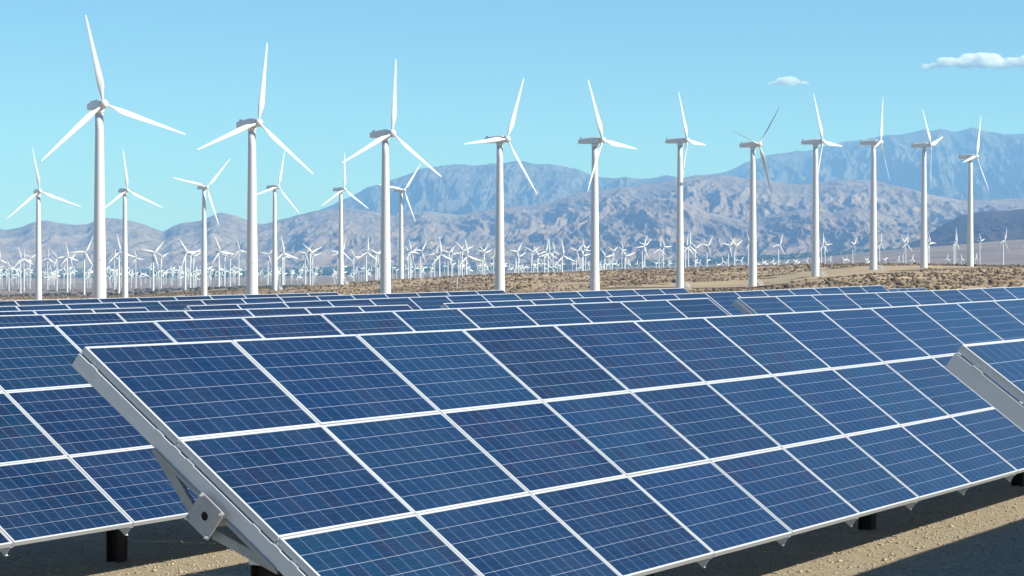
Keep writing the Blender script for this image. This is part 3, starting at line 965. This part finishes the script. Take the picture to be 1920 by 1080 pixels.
# tiny ones of the far plain: one mesh each, twelve rotor positions
def tiny_bm(bm, ph, Rr=8.5, H=24, M=None):
    v0 = set(bm.verts)
    tube(bm, [(0, 0, -22), (0, 0, H)], [.78, .42], 6)
    box(bm, (-.3, 0, H + .3), (3.6, 1.3, 1.3))
    for k in range(3):
        a = ph + k * 2 * math.pi / 3
        d = Vector((0, math.sin(a), math.cos(a))); s_ = Vector((.35, math.cos(a), -math.sin(a))).normalized()
        c0 = Vector((1.7, 0, H + .3))
        n_ = Vector((1, 0, 0))
        w = [(0.3, .6), (2.2, .95), (Rr, .42)]
        pts = []
        for r_, hw in w:
            for sg in (-1, 1):
                pts.append((c0 + d * r_ + s_ * hw * sg + n_ * .12, c0 + d * r_ + s_ * hw * sg - n_ * .12))
        vs = [(bm.verts.new(p), bm.verts.new(q)) for p, q in pts]
        for i in (0, 2):
            a0, a1, b0, b1 = vs[i], vs[i + 1], vs[i + 2], vs[i + 3]
            bm.faces.new((a0[0], a1[0], b1[0], b0[0])); bm.faces.new((a0[1], b0[1], b1[1], a1[1]))
            bm.faces.new((a0[0], b0[0], b0[1], a0[1])); bm.faces.new((a1[0], a1[1], b1[1], b1[0]))
        bm.faces.new((vs[4][0], vs[5][0], vs[5][1], vs[4][1]))
    if M is not None:
        for v in bm.verts:
            if v not in v0: v.co = M @ v.co
TINY = []
for i in range(12):
    bm = bmesh.new(); tiny_bm(bm, 2 * math.pi / 3 * i / 12)
    TINY.append(finish(bm, 'tiny_turbine', WHITE))
rt = random.Random(5)
spots = []
for i in range(175):                       # dense rows on the plain at left and centre left
    x = rt.uniform(-12, 724) if i < 130 else rt.uniform(-12, 480)
    hy = rt.choice([503, 508, 511, 514, 519]) + rt.uniform(-3, 4)
    if x > 500: hy -= (x - 500) * .02
    spots.append((x, hy, rt.uniform(5.6, 8.6)))
for i in range(72): 
    x = rt.uniform(735, 1130)
    spots.append((x, 504 - (x - 735) * .016 + rt.uniform(-6, 6), rt.uniform(6, 9.5)))
for i in range(60):
    x = rt.uniform(1135, 1690)
    spots.append((x, 496.5 - (x - 1135) * .012 + rt.uniform(-6, 4), rt.uniform(6, 9)))
spots += [(1763, 484, 6), (1775.5, 484.5, 8), (1802, 486, 9), (1829, 484, 9), (1853, 483.5, 7), (1710, 486, 9), (1684, 486.5, 8), (1676, 480, 6)]
def tiny_place(x, hy, L):
    D = 8.5 * F / L
    X = (x - 960) / F * D
    zh = CAMZ + (HOR - hy) / F * D
    z0 = gz(X, D)
    return X, D, z0, max((zh - z0) / 24.3, .55)
tl = 'tiny white wind turbine among the dense far rows on the plain'
keepers = spots[:84] + spots[175:175 + 56] + spots[247:247 + 46] + spots[-8:]
extra = spots[84:175] + spots[231:247] + spots[293:-8]
for x, hy, L in keepers:
    X, D, z0, s_ = tiny_place(x, hy, L)
    o = link('wind_turbine', TINY[rt.randrange(12)], None, (X, D, CAMZ + (HOR - hy) / F * D - 24.3), (0, 0, R(-50 + rt.uniform(-14, 14))))
    tag(o, tl, 'wind turbine', 'tiny far wind turbines')
# more of them than can be told apart
bm = bmesh.new()
for x, hy, L in extra + [(rt.uniform(-12, 720), rt.uniform(504, 517), rt.uniform(4.8, 6.4)) for _ in range(110)]:
    X, D, z0, s_ = tiny_place(x, hy, L)
    z0 = CAMZ + (HOR - hy) / F * D - 24.3
    tiny_bm(bm, rt.random() * 2.1, M=Matrix.Translation((X, D, z0)) @ Matrix.Rotation(R(-50 + rt.uniform(-14, 14)), 4, 'Z'))
tag(link('distant_turbines', finish(bm, 'distant_turbines', WHITE)), 'haze of tiny white turbines massed on the far plain at left', 'turbines', kind='stuff')

# small pale post in front of the fourth tower, poles
bm = bmesh.new()
tube(bm, [(0, 0, -.3), (0, 0, 5.2)], .22, 8)
box(bm, (0, 0, 5.5), (.5, .4, .6), bev=.05)
x_, d_ = pix_ground(857, 541)
mk = link('marker_post', finish(bm, 'marker_post', WHITE), None, (x_, d_, gz(x_, d_)))
mk.scale = (.7, .7, .8)
tag(mk, 'small white marker post on the scrub slope between third and fourth towers', 'post')

# ------------------------------------------------------------------ clouds
def cloud(name, cx, cy, D, lumps, label, seed):
    rr = random.Random(seed)
    s_ = D / F
    bm = bmesh.new()
    for dx, dy, r_ in lumps:
        for k in range(12):
            q = Vector((dx + rr.uniform(-.9, .9) * r_, rr.uniform(-.8, .8) * r_, -dy + rr.uniform(-.25, .62) * r_)) * s_
            bmesh.ops.create_icosphere(bm, subdivisions=3, radius=r_ * rr.uniform(.28, .74) * s_, matrix=Matrix.Translation(q) @ Matrix.Diagonal((1.35, 1.2, .72, 1)))
    m = Nodes(name + '_vapour')
    pv = m.n('ShaderNodeVolumePrincipled')
    pv.inputs['Color'].default_value = (1, 1, 1, 1)
    nn = m.noise(m.pos(), .012, 6, .68)
    dens = m.math('MULTIPLY', m.math('MULTIPLY_ADD', nn, 6, -2.3, clamp=True), .024)
    m.t.links.new(dens, pv.inputs['Density'])
    pv.inputs['Anisotropy'].default_value = 0.1
    m.t.links.new(pv.outputs[0], m.out.inputs['Volume'])
    me = finish(bm, name, m.m)
    o = link(name, me, None, ((cx - 960) / F * D, D, CAMZ + (HOR - cy) / F * D))
    md = o.modifiers.new('merge', 'REMESH'); md.mode = 'VOXEL'; md.voxel_size = 12
    tag(o, label, 'cloud')
cloud('cloud', 1822, 120, 27000, [(-88, 6, 7), (-70, 6, 8), (-52, 3, 11), (-42, 0, 13), (-25, 2, 12), (-8, -2, 17), (10, -5, 20), (28, -4, 19), (44, 1, 14), (60, 2, 13), (78, 0, 14), (95, -3, 16), (110, 0, 15)], 'long white puffy cloud touching the right edge of the sky', 3)
cloud('cloud', 1474, 153, 27000, [(-30, 5, 5), (-18, 4, 6), (-6, 1, 9), (4, -1, 11), (14, 2, 8), (30, 3, 5), (38, 3, 4)], 'small white cloud alone in the sky over the eighth large turbine', 9)

# ------------------------------------------------------------------ haze
m = Nodes('haze_air')
pv = m.n('ShaderNodeVolumePrincipled')
pv.inputs['Color'].default_value = (.50, 1.0, 2.0, 1)
pv.inputs['Density'].default_value = 3.35e-5
pv.inputs['Anisotropy'].default_value = 0.0
m.t.links.new(pv.outputs[0], m.out.inputs['Volume'])
bm = bmesh.new()
box(bm, (0, 11800, 585), (22000, 24600, 1370))
hz = link('haze', finish(bm, 'haze', m.m))
tag(hz, 'pale blue air haze over the valley and mountains', 'haze', kind='stuff')
